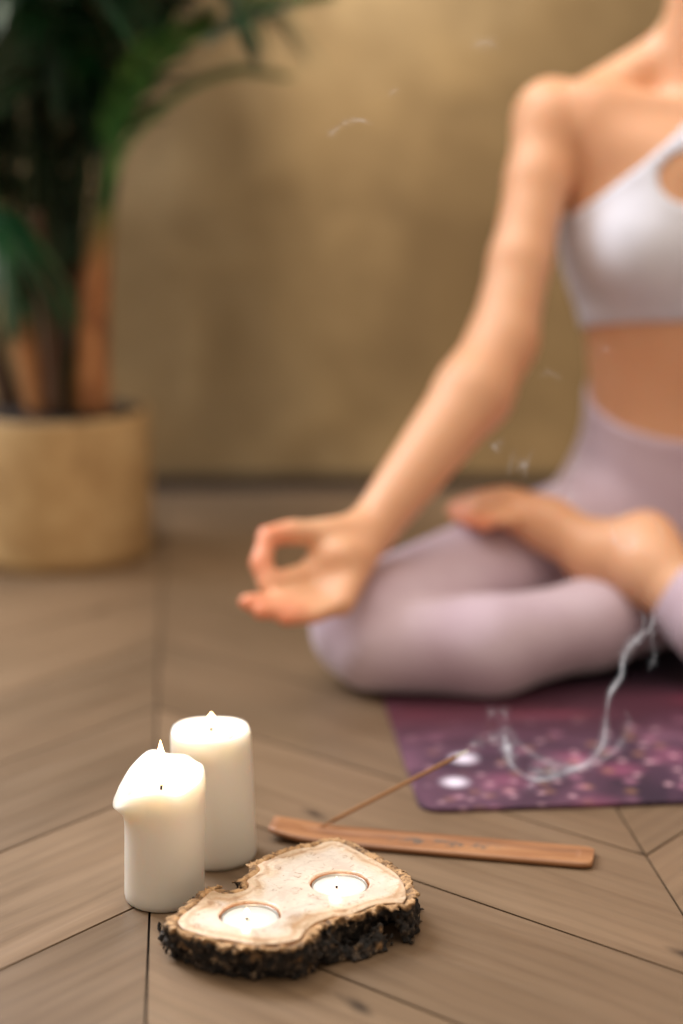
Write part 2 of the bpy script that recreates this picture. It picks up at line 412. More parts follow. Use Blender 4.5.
# ------------------------------------------------------------------ floor: chevron planks
TH_ = math.radians(5.2)
rd = np.array([math.cos(TH_), math.sin(TH_)]); sd = np.array([-math.sin(TH_), math.cos(TH_)])
A0 = gr(150, 900)[:2]
B0 = gr(677, 905)[:2]
WCOL = float((B0-A0)@rd)
PIT = 0.209; GAP = 0.0011
V, F, UV, TONE = [], [], [], []
for c in range(-5, 7):
    u0, u1 = c*WCOL, (c+1)*WCOL
    sgn = -1 if c % 2 == 0 else 1            # which way the planks of this column slope
    for k in range(-9, 16):
        def pt(u, v):
            return A0+rd*u+sd*v
        va = (lambda u: (k*PIT-(u-u0)) if sgn < 0 else (k*PIT-WCOL+(u-u0)))
        g = GAP*1.414
        us, ue = u0+GAP*0.8, u1-GAP*0.8
        q = [(us, va(us)+g), (ue, va(ue)+g), (ue, va(ue)+PIT-g), (us, va(us)+PIT-g)]
        i = len(V); off = (random.uniform(0, 40), random.uniform(0, 40)); tn = random.random()
        for (u, v) in q:
            p = pt(u, v); V.append((p[0], p[1], 0))
        for (u, v) in q:
            p = pt(u, v); V.append((p[0], p[1], -0.004))
        fs = [(i, i+1, i+2, i+3), (i, i+4, i+5, i+1), (i+1, i+5, i+6, i+2), (i+2, i+6, i+7, i+3), (i+3, i+7, i+4, i)]
        for f in fs:
            F.append(f); TONE.append(tn)
            for vi in f:
                u, v = q[(vi-i) % 4]
                al = (u-u0)*1.4142; ac = (v-va(u))*0.7071
                UV.append((al+off[0]+(0 if True else 0)+ac*(1 if sgn < 0 else -1)*0, ac+off[1]))
fl = mk('floor', V, F, M['floor'], smooth=False)
uvl = fl.data.uv_layers.new(name='grain')
uvl.data.foreach_set('uv', np.array(UV, np.float32).ravel())
ta = fl.data.attributes.new('tone', 'FLOAT', 'FACE'); ta.data.foreach_set('value', np.array(TONE, np.float32))
tag(fl, kind='structure')
sub = mk('floor_underlay', [(-2.2, -0.9, -0.0042), (2.8, -0.9, -0.0042), (2.8, 2.9, -0.0042), (-2.2, 2.9, -0.0042), ], [(0, 1, 2, 3)], M['gap'], fl, False)

# ------------------------------------------------------------------ wall and skirting
def boxmesh(lo, hi):
    x0, y0, z0 = lo; x1, y1, z1 = hi
    return ([(x0, y0, z0), (x1, y0, z0), (x1, y1, z0), (x0, y1, z0), (x0, y0, z1), (x1, y0, z1), (x1, y1, z1), (x0, y1, z1)],
            [(0, 3, 2, 1), (4, 5, 6, 7), (0, 1, 5, 4), (1, 2, 6, 5), (2, 3, 7, 6), (3, 0, 4, 7)])
YW = 2.57
v, f = boxmesh((-2.2, YW, 0), (2.8, YW+0.08, 2.4)); tag(mk('wall_back', v, f, M['wall'], smooth=False), kind='structure')
v, f = boxmesh((-2.2, YW-0.012, 0), (2.8, YW, 0.022)); tag(mk('baseboard_back', v, f, M['base'], smooth=False), kind='structure')

# ------------------------------------------------------------------ yoga mat
c0 = gr(421, 814); me_dir = math.radians(5.0)
def rrect(w, l, r, n=8):
    P = []
    for (cx, cy, a0) in ((w-r, r, -90), (w-r, l-r, 0), (r, l-r, 90), (r, r, 180)):
        for i in range(n+1):
            a = math.radians(a0+90*i/n); P.append((cx+r*math.cos(a), cy+r*math.sin(a)))
    return P
R_ = rrect(0.62, 0.86, 0.018); n = len(R_)
V = [(x, y, 0.0003) for x, y in R_]+[(x, y, 0.0036) for x, y in R_]+[((x-0.31)*0.998+0.31, (y-0.58)*0.999+0.58, 0.004) for x, y in R_]
F = [tuple(range(n))[::-1], tuple(range(2*n, 3*n))]
for i in range(n):
    j = (i+1) % n; F += [(i, j, n+j, n+i), (n+i, n+j, 2*n+j, 2*n+i)]
mt = mk('yoga_mat', V, F, M['mat'], smooth=False)
mt.location = (c0[0], c0[1], 0); mt.rotation_euler = (0, 0, me_dir)
tag(mt, 'purple and dark red galaxy printed yoga mat under the seated person', 'yoga mat')

# ------------------------------------------------------------------ person
X0 = 0.394
g = Grid((-0.125, 1.49, -0.012), (0.92, 2.07, 0.96), 0.004)
def mir(p): return (2*X0-p[0], p[1], p[2])
T = g.new()
g.ell(T, (X0, 1.925, 0.115), (0.145, 0.105, 0.125), 0.02)
g.ell(T, (X0-0.055, 1.96, 0.09), (0.080, 0.09, 0.085), 0.03); g.ell(T, (X0+0.055, 1.96, 0.09), (0.080, 0.09, 0.085), 0.03)
g.ell(T, (X0, 1.905, 0.26), (0.120, 0.080, 0.13), 0.05)
g.ell(T, (X0, 1.905, 0.40), (0.140, 0.096, 0.150), 0.05)
g.ell(T, (X0-0.115, 1.915, 0.44), (0.036, 0.060, 0.075), 0.03); g.ell(T, (X0+0.115, 1.915, 0.44), (0.036, 0.060, 0.075), 0.03)
g.ell(T, (X0, 1.915, 0.50), (0.135, 0.075, 0.065), 0.05)
for s in (-1, 1):
    g.ell(T, (X0+s*0.068, 1.842, 0.415), (0.060, 0.052, 0.058), 0.03)
    g.cone(T, (X0+s*0.026, 1.940, 0.622), (X0+s*0.135, 1.925, 0.560), 0.028, 0.026, 0.035)     # trapezius
    g.cone(T, (X0+s*0.015, 1.860, 0.553), (X0+s*0.14, 1.885, 0.573), 0.011, 0.010, 0.014)     # collarbone
    g.cone(T, (X0+s*0.05, 1.86, 0.49), (X0+s*0.125, 1.885, 0.540), 0.040, 0.034, 0.04)          # front of the chest to shoulder
g.cone(T, (X0, 1.925, 0.55), (X0, 1.905, 0.71), 0.050, 0.049, 0.028)
# head
g.ell(T, (X0, 1.905, 0.80), (0.074, 0.092, 0.100), 0.02)
g.ell(T, (X0, 1.860, 0.745), (0.050, 0.058, 0.062), 0.03)
g.cone(T, (X0, 1.818, 0.795), (X0, 1.797, 0.763), 0.008, 0.012, 0.012)
g.ell(T, (X0, 1.805, 0.728), (0.021, 0.012, 0.008), 0.008)
g.ell(T, (X0, 1.813, 0.700), (0.020, 0.016, 0.015), 0.014)
for s in (-1, 1):
    g.ell(T, (X0+s*0.032, 1.810, 0.795), (0.016, 0.016, 0.012), 0.012, sub=True)
    g.ell(T, (X0+s*0.032, 1.823, 0.794), (0.014, 0.012, 0.009), 0.004)
    g.ell(T, (X0+s*0.075, 1.915, 0.782), (0.008, 0.020, 0.030), 0.008)
# arms
A = g.new()
sh = (X0-0.170, 1.905, 0.546); el = at(503, 340, 1.79); wr = at(371, 530, 1.655)
def arm(A, sh, el, wr, m=lambda p: p):
    sh, el, wr = [np.array(q) for q in (sh, el, wr)]
    md = sh*0.72+el*0.28; mf = el*0.72+wr*0.28+np.array([0.006, 0, -0.002])
    ms = sh*0.35+el*0.65
    P = [m(tuple(q)) for q in (sh, md, ms, el, mf, wr)]
    g.ell(A, m(tuple(sh+np.array([0.002, 0, -0.004]))), (0.041, 0.043, 0.046), 0.02)
    g.chain(A, P, [0.038, 0.0325, 0.0310, 0.0345, 0.0385, 0.0240], 0.012)
arm(A, sh, el, wr); arm(A, sh, el, wr, mir)
# hands
HD = g.new()
def hand(m):
    W = wr
    ah = lambda a, b, c: at(a, b, c-0.030)
    idx = [ah(310, 574, 1.625), ah(270, 585, 1.59), ah(261, 563, 1.60), ah(266, 543, 1.612)]
    mid = [ah(318, 594, 1.612), ah(283, 601, 1.575), ah(246, 602, 1.555)]
    rin = [ah(330, 602, 1.60), ah(296, 610, 1.568), ah(259, 612, 1.55)]
    pin = [ah(342, 604, 1.592), ah(314, 616, 1.568), ah(284, 619, 1.553)]
    thb = [ah(352, 538, 1.665), ah(322, 533, 1.645), ah(291, 532, 1.63), ah(267, 536, 1.617)]
    m_ = lambda L: [m(tuple(q)) for q in L]
    for q, r in ((idx, .0135), (mid, .0135), (rin, .013), (pin, .012)):
        g.cone(HD, m(tuple(W)), m(tuple(q[0])), 0.0190, r, 0.010)
    g.cone(HD, m(tuple(W)), m(tuple(thb[1])), 0.020, 0.0135, 0.012)
    g.ell(HD, m(tuple((at(338, 556, 1.605)))), (0.024, 0.022, 0.019), 0.012)
    for L, rs in ((idx, [.0118, .0112, .0104, .0095]), (mid, [.0100, .0092, .0078]), (rin, [.0096, .0088, .0075]), (pin, [.0088, .0078, .0068]), (thb, [.0160, .0130, .0115, .0102])):
        tmp = g.new(); g.chain(tmp, m_(L), rs, 0.003)
        np.copyto(HD, smin(HD, tmp, 0.0035))
hand(lambda p: p); hand(mir)
# thighs and shanks
TG, SH, SHC, FT = g.new(), g.new(), g.new(), g.new()
hipR = (X0-0.082, 1.912, 0.092); kneeR = (0.026, 1.648, 0.0590)
def mixp(a, b, t): return tuple(np.array(a)*(1-t)+np.array(b)*t)
for m in (lambda p: p, mir):
    h_, k_ = m(hipR), m(kneeR)
    m1 = tuple(np.array(mixp(h_, k_, 0.45))+np.array([0, 0.006, -0.002])); 
    g.chain(TG, [h_, m1, k_], [0.075, 0.065, 0.052], 0.02)
kb = (0.034, 1.624, 0.0460)
calf = (0.140, 1.618, 0.0460); sh2 = (0.250, 1.672, 0.054); ank = (0.355, 1.745, 0.050)
g.chain(SH, [kb, calf, sh2, ank], [0.0410, 0.0425, 0.0370, 0.030], 0.02)
g.chain(SHC, [kb, calf, sh2, ank], [0.0410, 0.0425, 0.0370, 0.030], 0.02)
# lower foot, tucked under the far thigh
g.chain(FT, [ank, (0.405, 1.765, 0.042), (0.47, 1.79, 0.034), (0.53, 1.80, 0.030)], [0.031, 0.034, 0.028, 0.022], 0.012)
# near foot lying on the thigh
ankL = at(676, 592, 1.640)
kL = mir(kb); cL = at(790, 640, 1.63)
LS = [kL, (0.62, 1.610, 0.080), tuple(at(720, 618, 1.615)), tuple(ankL)]
g.chain(SH, LS, [0.050, 0.054, 0.042, 0.031], 0.02)
g.chain(SHC, [LS[0], LS[1], LS[2], tuple(at(690, 601, 1.634))], [0.050, 0.054, 0.042, 0.033], 0.02)
heel = at(645, 544, 1.690)
g.cone(FT, ankL, at(652, 566, 1.668), 0.031, 0.034, 0.015)
g.cone(FT, at(652, 566, 1.668), heel, 0.032, 0.030, 0.015)
ft1 = at(598, 555, 1.700); ft2 = at(550, 526, 1.730); ball = at(514, 507, 1.750)
g.cone(FT, at(650, 572, 1.67), ft1, 0.033, 0.027, 0.02)
g.cone(FT, heel, ft1, 0.028, 0.027, 0.02)
g.cone(FT, ft1, ft2, 0.0285, 0.0245, 0.02)
g.cone(FT, ft2, ball, 0.0245, 0.0205, 0.02)
g.cone(FT, ft2, at(512, 513, 1.735), 0.020, 0.0165, 0.015)
toes = [((506, 500, 1.785), (458, 513, 1.795), .0115, .0120), ((505, 510, 1.775), (461, 520, 1.782), .0085, .0080), ((505, 514, 1.76), (466, 522, 1.765), .0080, .0076),
        ((508, 518, 1.745), (472, 525, 1.75), .0078, .0074), ((512, 522, 1.732), (482, 528, 1.735), .0074, .0070)]
for a, b, ra, rb in toes:
    tmp = g.new(); a_, b_ = at(a[0], a[1]-2, a[2]-.022), at(b[0], b[1]-2, b[2]-.03); mm = (a_+b_)/2+np.array([0, 0, 0.004])
    g.chain(tmp, [a_, mm, b_], [ra+.002, ra, rb], 0.003)
    np.copyto(FT, smin(FT, tmp, 0.004))
hip = smin(T, TG, 0.020)
kz = np.where(g.ax[2] > 0.28, 0.011, 0.004)[None, None, :].astype(np.float32)
body = smin(hip, A, kz)
low = smin(smin(hip, SH, 0.008), SH, 0.0001)
body = smin(smin(smin(body, SH, 0.001), FT, 0.004), smin(HD, A, 0.006), 0.002)
body = np.maximum(body, (0.0045-g.ax[2])[None, None, :])
P, Q = surface(body, g.lo, g.h, 3)
# take the body in a hair under the clothes is done by growing the clothes instead
person = mesh_np('person', P, Q, M['skin'])
bl = np.zeros(len(P))
for pts, rr in ((toes, 0.022),):
    for a, b, _, _ in pts: bl = np.maximum(bl, np.clip(1-np.linalg.norm(P-at(b[0], b[1]-2, b[2]-.03), axis=1)/rr, 0, 1))
for q in ((264, 541, 1.582), (246, 602, 1.525), (259, 612, 1.52), (267, 536, 1.587), (284, 619, 1.523), (257, 563, 1.57)):
    bl = np.maximum(bl, np.clip(1-np.linalg.norm(P-at(*q), axis=1)/0.035, 0, 1))
bl = np.maximum(bl, 0.8*np.clip(1-np.linalg.norm(P-at(655, 530, 1.70), axis=1)/0.03, 0, 1))
ba = person.data.attributes.new('blush', 'FLOAT', 'POINT'); ba.data.foreach_set('value', bl.astype(np.float32))
tag(person, 'person seated cross-legged on the yoga mat in white one-shoulder top and lavender leggings', 'person')
# leggings
X, Y, Z = g.ax[0][:, None, None], g.ax[1][None, :, None], g.ax[2][None, None, :]
leg = smin(hip, SHC, 0.006)-0.0052
leg = np.maximum(leg, Z-(0.246+(np.maximum(Y, 1.79)-1.90)*0.50+0*X))
leg = np.maximum(leg, 0.0042-Z)
P, Q = surface(leg.astype(np.float32), g.lo, g.h, 3)
lo_ = mesh_np('leggings', P, Q, M['leg'], person); lo_['label'] = 'lavender high-waisted leggings'
# one-shoulder top
top = T-0.0045
top = np.maximum(top, (0.327+(1.88-Y)*0.20)-Z+0*X)
top = np.maximum(top, Z-(0.440+(X-0.238)*0.86)+0*Y)
D = np.sqrt(((X-(X0+0.19))/0.062)**2+((Z-0.53)/0.075)**2)+0*Y
top = np.maximum(top, (1-D)*0.06)
kx, _, kz_ = at(694, 178, 1.80)
D = np.sqrt(((X-kx)/0.034)**2+((Z-kz_)/0.027)**2)+np.where(Y > 1.88, 9, 0)
top = np.maximum(top, (1-D)*0.03)
P, Q = surface(top.astype(np.float32), g.lo, g.h, 3)
tp = mesh_np('sports_top', P, Q, M['bra'], person); tp['label'] = 'white one-shoulder cropped sports top'
# hair with a low bun
HR = g.new()
g.ell(HR, (X0, 1.925, 0.815), (0.082, 0.094, 0.102), 0.01)
g.ell(HR, (X0, 2.02, 0.80), (0.042, 0.036, 0.042), 0.015)
HR = np.maximum(HR, (1.868+(0.86-Z)*0.55-Y)*0.9+0*X)
HR = np.maximum(HR, 0.745-Z)
P, Q = surface(HR.astype(np.float32), g.lo, g.h, 2)
mesh_np('hair', P, Q, M['hair'], person)

# ------------------------------------------------------------------ lathe and tube tools
def lathe(prof, n=48, c=(0, 0, 0), lean=(0, 0), fr=None, cap=True):
    V, F = [], []
    for j, (r, z) in enumerate(prof):
        for i in range(n):
            a = 2*math.pi*i/n
            rr, zz = (r, z) if fr is None else fr(r, z, a, j)
            V.append((c[0]+rr*math.cos(a)+lean[0]*zz, c[1]+rr*math.sin(a)+lean[1]*zz, c[2]+zz))
    for j in range(len(prof)-1):
        for i in range(n):
            k = (i+1) % n; F.append((j*n+i, j*n+k, (j+1)*n+k, (j+1)*n+i))
    if cap:
        F.append(tuple(range(n))[::-1]); F.append(tuple(range((len(prof)-1)*n, len(prof)*n)))
    return V, F
def frames(P):
    P = np.array(P, float); T_ = np.gradient(P, axis=0); T_ /= np.linalg.norm(T_, axis=1)[:, None]+1e-12
    nrm = np.cross(T_[0], (0, 0, 1)) if abs(T_[0][2]) < 0.9 else np.cross(T_[0], (1, 0, 0))
    N = []
    for t in T_:
        nrm = nrm-t*(nrm@t); nrm = nrm/np.linalg.norm(nrm); N.append(nrm)
    N = np.array(N); return P, T_, N, np.cross(T_, N)
def tube(P, R, n=10, V=None, F=None, cap=True):
    V = [] if V is None else V; F = [] if F is None else F
    P, T_, N, B = frames(P); s = len(V)
    for j in range(len(P)):
        for i in range(n):
            a = 2*math.pi*i/n; V.append(tuple(P[j]+R[j]*(N[j]*math.cos(a)+B[j]*math.sin(a))))
    for j in range(len(P)-1):
        for i in range(n):
            k = (i+1) % n; F.append((s+j*n+i, s+j*n+k, s+(j+1)*n+k, s+(j+1)*n+i))
    if cap:
        F.append(tuple(range(s, s+n))[::-1]); F.append(tuple(range(s+(len(P)-1)*n, s+len(P)*n)))
    return V, F
def spline(P, m=8):
    P = [np.array(p, float) for p in P]; P = [2*P[0]-P[1]]+P+[2*P[-1]-P[-2]]; o = []
    for i in range(1, len(P)-2):
        for k in range(m):
            t = k/m; a, b, c, d = P[i-1:i+3]
            o.append(0.5*((2*b)+(-a+c)*t+(2*a-5*b+4*c-d)*t*t+(-a+3*b-3*c+d)*t**3))
    o.append(P[-2]); return np.array(o)
def flame_mesh(c, h, r, tiltx=0.0):
    prof = [(0.10, 0), (0.55, 0.06), (0.88, 0.18), (1.0, 0.32), (0.86, 0.5), (0.58, 0.7), (0.28, 0.86), (0.08, 0.97), (0.01, 1.0)]
    return lathe([(a*r, b*h) for a, b in prof], 20, c, (tiltx, 0))

# face details lying on the skin
def face_y(x, z):
    i, k = int(round((x-g.lo[0])/g.h)), int(round((z-g.lo[2])/g.h))
    col = body[i, :, k]; j = int(np.argmax(col < 0)); return g.lo[1]+j*g.h
for s in (-1, 1):
    for nm, pts_, r0 in (('eyebrow', [(0.014, 0.818), (0.030, 0.823), (0.048, 0.818)], 0.0026), ('eyelashes', [(0.019, 0.790), (0.032, 0.786), (0.046, 0.791)], 0.0013)):
        pp = spline([(X0+s*a, face_y(X0+s*a, b)-0.0005, b) for a, b in pts_], 5)
        v, f = tube(pp, [r0*0.5]+[r0]*(len(pp)-2)+[r0*0.5], 6); mk(nm, v, f, M['hair'], person)
pp = spline([(X0+a, face_y(X0+a, 0.728)+0.002, 0.728-abs(a)*0.05) for a in (-0.021, -0.010, 0, 0.010, 0.021)], 5)
v, f = tube(pp, 0.0015+0.0045*np.sin(np.linspace(0.05, math.pi-0.05, len(pp))), 10); mk('lips', v, f, M['lips'], person)

# ------------------------------------------------------------------ pillar candles
def candle(name, base_px, rad, h, label, lean, rim, pool_z, flame_c, flame_h, flame_r, fr, energy):
    b = gr(*base_px); root = empty(name, (b[0], b[1], 0)); tag(root, label, 'candle')
    prof = [(rad*0.90, 0), (rad*0.97, 0.0015), (rad, 0.005)]+[(rad, 0.005+(h-0.012)*t/14) for t in range(1, 15)]
    prof += [(rad*0.985, h-0.003), (rad*0.95, h), (rad*0.88, h-0.0005), (rad*0.80, h-0.004), (rad*0.72, pool_z+0.0015), (rad*0.62, pool_z), (rad*0.3, pool_z-0.001), (0.0005, pool_z-0.001)]
    v, f = lathe(prof, 72, (b[0], b[1], 0), lean, fr)
    mk('wax_body', v, f, M['wax'], root)
    v, f = lathe([(rad*0.60, pool_z-0.0006), (rad*0.59, pool_z+0.0006), (0.0005, pool_z+0.0007)], 40, (b[0], b[1], 0), lean)
    mk('melted_wax', v, f, M['melt'], root)
    fc = np.array([b[0]+lean[0]*pool_z+flame_c[0], b[1]+lean[1]*pool_z+flame_c[1], pool_z])
    v, f = tube([fc, fc+(0.0004, 0, 0.004), fc+(0.0012, 0, 0.008)], [0.0009, 0.0009, 0.0007], 8)
    mk('wick', v, f, M['wick'], root)
    v, f = flame_mesh(tuple(fc+(0.0004, 0, 0.004)), flame_h, flame_r)
    fo = mk('flame', v, f, M['flame'], root)
    L = bpy.data.lights.new('candle_light', 'POINT'); L.energy = energy; L.color = (1, 0.74, 0.50); L.shadow_soft_size = 0.006
    lo = bpy.data.objects.new('candle_light', L); COL.objects.link(lo); lo.location = tuple(fc+(0, -0.0, flame_h*0.5+0.010))
    return root
def fr_front(r, z, a, j):
    # tall thin wall at the back, slumped lip on the left side, low at the front
    if z < 0.060: return r, z
    t = min(1, (z-0.060)/0.027); t = t*t
    ca, sa = math.cos(a), math.sin(a)
    left = max(0, math.cos(a-math.radians(190)))**3.5 * (1 if sa > -0.9 else 0.3)
    back = max(0, math.cos(a-math.radians(102)))**0.9
    dz = 0.007*back-0.005*max(0, -sa)-0.010*left+0.0016*math.sin(3*a+1)+0.001*math.sin(7*a)
    inner = j > 19
    rr = r*(1+0.27*left*math.exp(-((z-0.0815)/0.011)**2)+0.03*max(0, -ca)*t)
    return rr, z+dz*t*(0.3 if inner and j > 21 else 1)
candle('pillar_candle', (164.5, 897), 0.0287, 0.0945, 'shorter ivory pillar candle with tall flame and slumped rim beside the wood slice', (0.028, 0),
       None, 0.0835, (-0.0025, -0.004), 0.034, 0.0050, fr_front, 0.085)
def fr_rear(r, z, a, j):
    return r*(1+0.012*math.sin(2*a+0.6))*(1+0.03*(1-z/0.10)), z+0.0006*math.sin(3*a)*(z > 0.08)
candle('pillar_candle', (216, 856), 0.0300, 0.1025, 'taller smooth ivory pillar candle standing behind the melted one', (-0.025, 0),
       None, 0.0985, (0, 0.004), 0.0120, 0.0042, fr_rear, 0.06)

# ------------------------------------------------------------------ wood slice
ZT = 0.0275
zo = [(62, 240), (74, 222), (100, 203), (125, 178), (150, 160), (185, 153), (205, 163), (232, 156), (226, 141), (240, 131), (258, 117), (252, 104), (275, 90), (310, 76),
      (350, 62), (395, 53), (430, 42), (475, 42), (510, 56), (545, 74), (590, 98), (628, 124), (650, 150), (654, 178), (636, 204), (600, 206), (566, 210), (530, 224), (500, 234), (462, 238),
      (430, 250), (412, 266), (396, 286), (352, 300), (300, 304), (250, 304), (205, 294), (160, 288), (118, 276), (78, 262)]
OUT = np.array([gr(140+x*0.4246, 820+y*0.4246, ZT)[:2] for x, y in zo])
CEN = OUT.mean(0)
sg = Grid((OUT[:, 0].min()-0.012, OUT[:, 1].min()-0.012, -0.0012), (OUT[:, 0].max()+0.012, OUT[:, 1].max()+0.012, 0.036), 0.0011)
def poly_sdf(px, py, V):
    d = np.full(px.shape, 1e9); s = np.ones(px.shape); n = len(V)
    for i in range(n):
        a = V[i]; b = V[i-1]; e = b-a; wx, wy = px-a[0], py-a[1]
        t = np.clip((wx*e[0]+wy*e[1])/(e@e), 0, 1)
        d = np.minimum(d, (wx-e[0]*t)**2+(wy-e[1]*t)**2)
        c1 = py >= a[1]; c2 = py < b[1]; c3 = e[0]*wy > e[1]*wx
        s = np.where((c1 & c2 & c3) | (~c1 & ~c2 & ~c3), -s, s)
    return s*np.sqrt(d)
OS = spline(list(OUT)+[OUT[0]], 4)[:-1]
gx, gy = np.meshgrid(sg.ax[0], sg.ax[1], indexing='ij')
D2 = poly_sdf(gx, gy, OS)
X, Y, Z = sg.ax[0][:, None, None], sg.ax[1][None, :, None], sg.ax[2][None, None, :]
n1 = vnoise(X, Y, Z*0.6, 90, 1); n2 = vnoise(X, Y, Z*0.8, 230, 2); n3 = vnoise(X, Y, Z, 520, 3)
flare = 0.005*(Z/ZT-0.75)
bumps = n1*0.0060+n2*0.0070+n3*0.0050
D3 = D2[:, :, None]
zb = [(46, 262), (50, 292), (80, 330), (150, 360), (230, 376), (300, 378), (380, 374), (440, 352), (500, 335), (545, 326), (590, 302), (630, 268), (652, 215)][::-1]
BOT = np.array([p for p in OUT[:31]]+[gr(140+x*0.4246, 820+y*0.4246, 0.001)[:2]+np.array([0, 0.003]) for x, y in zb])
DB = poly_sdf(gx, gy, spline(list(BOT)+[BOT[0]], 4)[:-1])[:, :, None]
tz = np.clip(Z/ZT, 0, 1); tz = tz**1.6
DB3 = D3*tz+np.minimum(DB, D3+0.03)*(1-tz)
TLP = [gr(250, 914, ZT), gr(339.5, 882.5, ZT)]
RH = 0.0207
hole = np.minimum.reduce([np.sqrt((X-p[0])**2+(Y-p[1])**2)-RH-0.0008*vnoise(X, Y, Z, 300, 8) for p in TLP])
topz = Z-ZT-0.0009*vnoise(X, Y, Z*0, 60, 5)
wood = np.maximum.reduce([np.maximum(D3+0.0042+n2*0.005, DB3+0.007)+0*Z, topz, 0.0008-Z+0*D3])
wood = np.maximum(wood, -np.maximum(hole, 0.016-Z))
P, Q = surface(wood.astype(np.float32), sg.lo, sg.h, 1)
slab = empty('wood_slice', (CEN[0], CEN[1], 0))
tag(slab, 'rough round wood slice with dark bark rim holding two tealights', 'wood slice')
wo = mesh_np('wood_face', P, Q, M['top'], slab)
ii = np.clip(((P[:, 0]-sg.lo[0])/sg.h).astype(int), 0, sg.n[0]-1); jj = np.clip(((P[:, 1]-sg.lo[1])/sg.h).astype(int), 0, sg.n[1]-1)
ea = wo.data.attributes.new('edge', 'FLOAT', 'POINT'); ea.data.foreach_set('value', np.maximum(0, -D2[ii, jj]).astype(np.float32))
ring = np.maximum(DB3+0.0006+bumps, -(DB3+0.0115))
bark = np.maximum.reduce([ring, Z-(ZT+0.0003+n2*0.003+n1*0.003)+0.7*np.clip(-D3-0.0042, 0, 1), 0.0006-Z+0*ring])
P, Q = surface(bark.astype(np.float32), sg.lo, sg.h, 0)
bo = mesh_np('bark', P, Q, M['bark'], slab); bo['label'] = 'cracked black and tan bark rim'

# ------------------------------------------------------------------ tealights
def tealight(p, label, first):
    z0 = 0.0163; z1 = 0.0238; r = 0.0196
    root = empty('tealight', (p[0], p[1], z0)); tag(root, label, 'tealight', 'tealights set in the wood slice')
    v, f = lathe([(r*0.97, z0), (r, z0+0.001), (r, z1+0.0014), (r*0.985, z1+0.0016), (r*0.975, z1+0.0012), (r*0.972, z1-0.003)], 48, (p[0], p[1], 0), cap=False)
    f.append(tuple(range(48))[::-1]); mk('metal_cup', v, f, M['tin'], root)
    v, f = lathe([(r*0.965, z1-0.004), (r*0.965, z1), (r*0.90, z1+0.0003), (r*0.6, z1-0.0002), (0.0005, z1)], 48, (p[0], p[1], 0))
    mk('wax', v, f, M['wax'], root)
    c = np.array([p[0]-0.002, p[1]-0.001, z1])
    v, f = tube([c, c+(0, 0, 0.003), c+(0.0008, 0, 0.0055)], [0.0008, 0.0008, 0.0006], 8); mk('wick', v, f, M['wick'], root)
    v, f = flame_mesh(tuple(c+(0, 0, 0.0022)), 0.0065, 0.0018); mk('flame', v, f, M['flame'], root)
    L = bpy.data.lights.new('tealight_light', 'POINT'); L.energy = 0.0065; L.color = (1, 0.72, 0.46); L.shadow_soft_size = 0.004
    lo = bpy.data.objects.new('tealight_light', L); COL.objects.link(lo); lo.location = tuple(c+(0, 0, 0.014))
tealight(TLP[0], 'lit tealight in the wood slice, the one nearer the pillar candles and camera', True)
tealight(TLP[1], 'lit tealight in the wood slice, the one nearer the incense board', False)

# ------------------------------------------------------------------ incense board (its own frame: x along the board)
pl = gr(272, 832, 0.002); pr = gr(588, 861, 0.0)
ang = math.atan2(pr[1]-pl[1], pr[0]-pl[0]); LEN = float(np.hypot(*(pr-pl)[:2]))+0.004
NX, NY = 60, 12
V, F = [], []
def bz(x):
    t = max(0, 1-x/0.060); return 0.006*t**2.0
def bw(x):
    e = min(1, (x+0.004)/0.035); return 0.0170*(0.22+0.23+0.55*math.sqrt(max(0, 1-(1-e)**2)))
for i in range(NX+1):
    x = LEN*math.sin(math.pi/2*(i/NX)); w = bw(x)
    if LEN-x < 0.010: w -= 0.006*(1-math.sqrt(max(0, 1-(1-(LEN-x)/0.010)**2)))
    for s in (1, 0):
        for j in range(NY+1):
            y = -w+2*w*j/NY; zt = 0.0052-0.0018*math.exp(-(y/0.006)**4)*(1 if 0.02 < x < LEN-0.012 else 0)
            ed = 0.0009 if (j in (0, NY)) else 0
            V.append((x, y, bz(x)+(zt-ed if s else 0.0004+ed)))
st = 2*(NY+1)
for i in range(NX):
    for j in range(NY):
        a = i*st+j; F.append((a, a+st, a+st+1, a+1))
        a = i*st+NY+1+j; F.append((a, a+1, a+st+1, a+st))
    a = i*st; b = a+NY+1; F.append((a, b, b+st, a+st))
    a = i*st+NY; b = a+NY+1; F.append((a, a+st, b+st, b))
for i in (0, NX):
    for j in range(NY):
        a = i*st+j; b = a+NY+1; F.append((a, a+1, b+1, b) if i == 0 else (a, b, b+1, a+1))
hb = mk('incense_holder', V, F, M['holder'])
hb.location = (pl[0], pl[1], 0.0002); hb.rotation_euler = (0, 0, ang)
tag(hb, 'long flat brown wooden incense holder with upcurled end lying on the floor', 'incense holder')
# incense stick, its foot set in the upcurled end
foot_ = at(316, 817, 1.285); 
hx = np.array([math.cos(ang), math.sin(ang)])
t0 = float((foot_[:2]-pl[:2])@hx); 
# foot on the board's middle line
fpos = np.array([pl[0]+hx[0]*0.036-hx[1]*0.008, pl[1]+hx[1]*0.036+hx[0]*0.008, bz(0.036)+0.0045])
tipp = at(456, 757, 1.29)
stk = empty('incense_stick', tuple(fpos)); tag(stk, 'thin burning incense stick leaning up from the wooden holder', 'incense stick')
pts = [fpos*(1-t)+tipp*t for t in np.linspace(0, 1, 12)]
v, f = tube(pts[:2], [0.0009]*2, 8); mk('bamboo_core', v, f, M['stick'], stk)
v, f = tube(pts[1:], [0.0016]*11, 8); mk('incense_coating', v, f, M['stick'], stk)
dr = (tipp-fpos)/np.linalg.norm(tipp-fpos)
v, f = tube([tipp, tipp+dr*0.005, tipp+dr*0.011], [0.0017, 0.0016, 0.0008], 8); mk('ash_tip', v, f, M['ash'], stk)

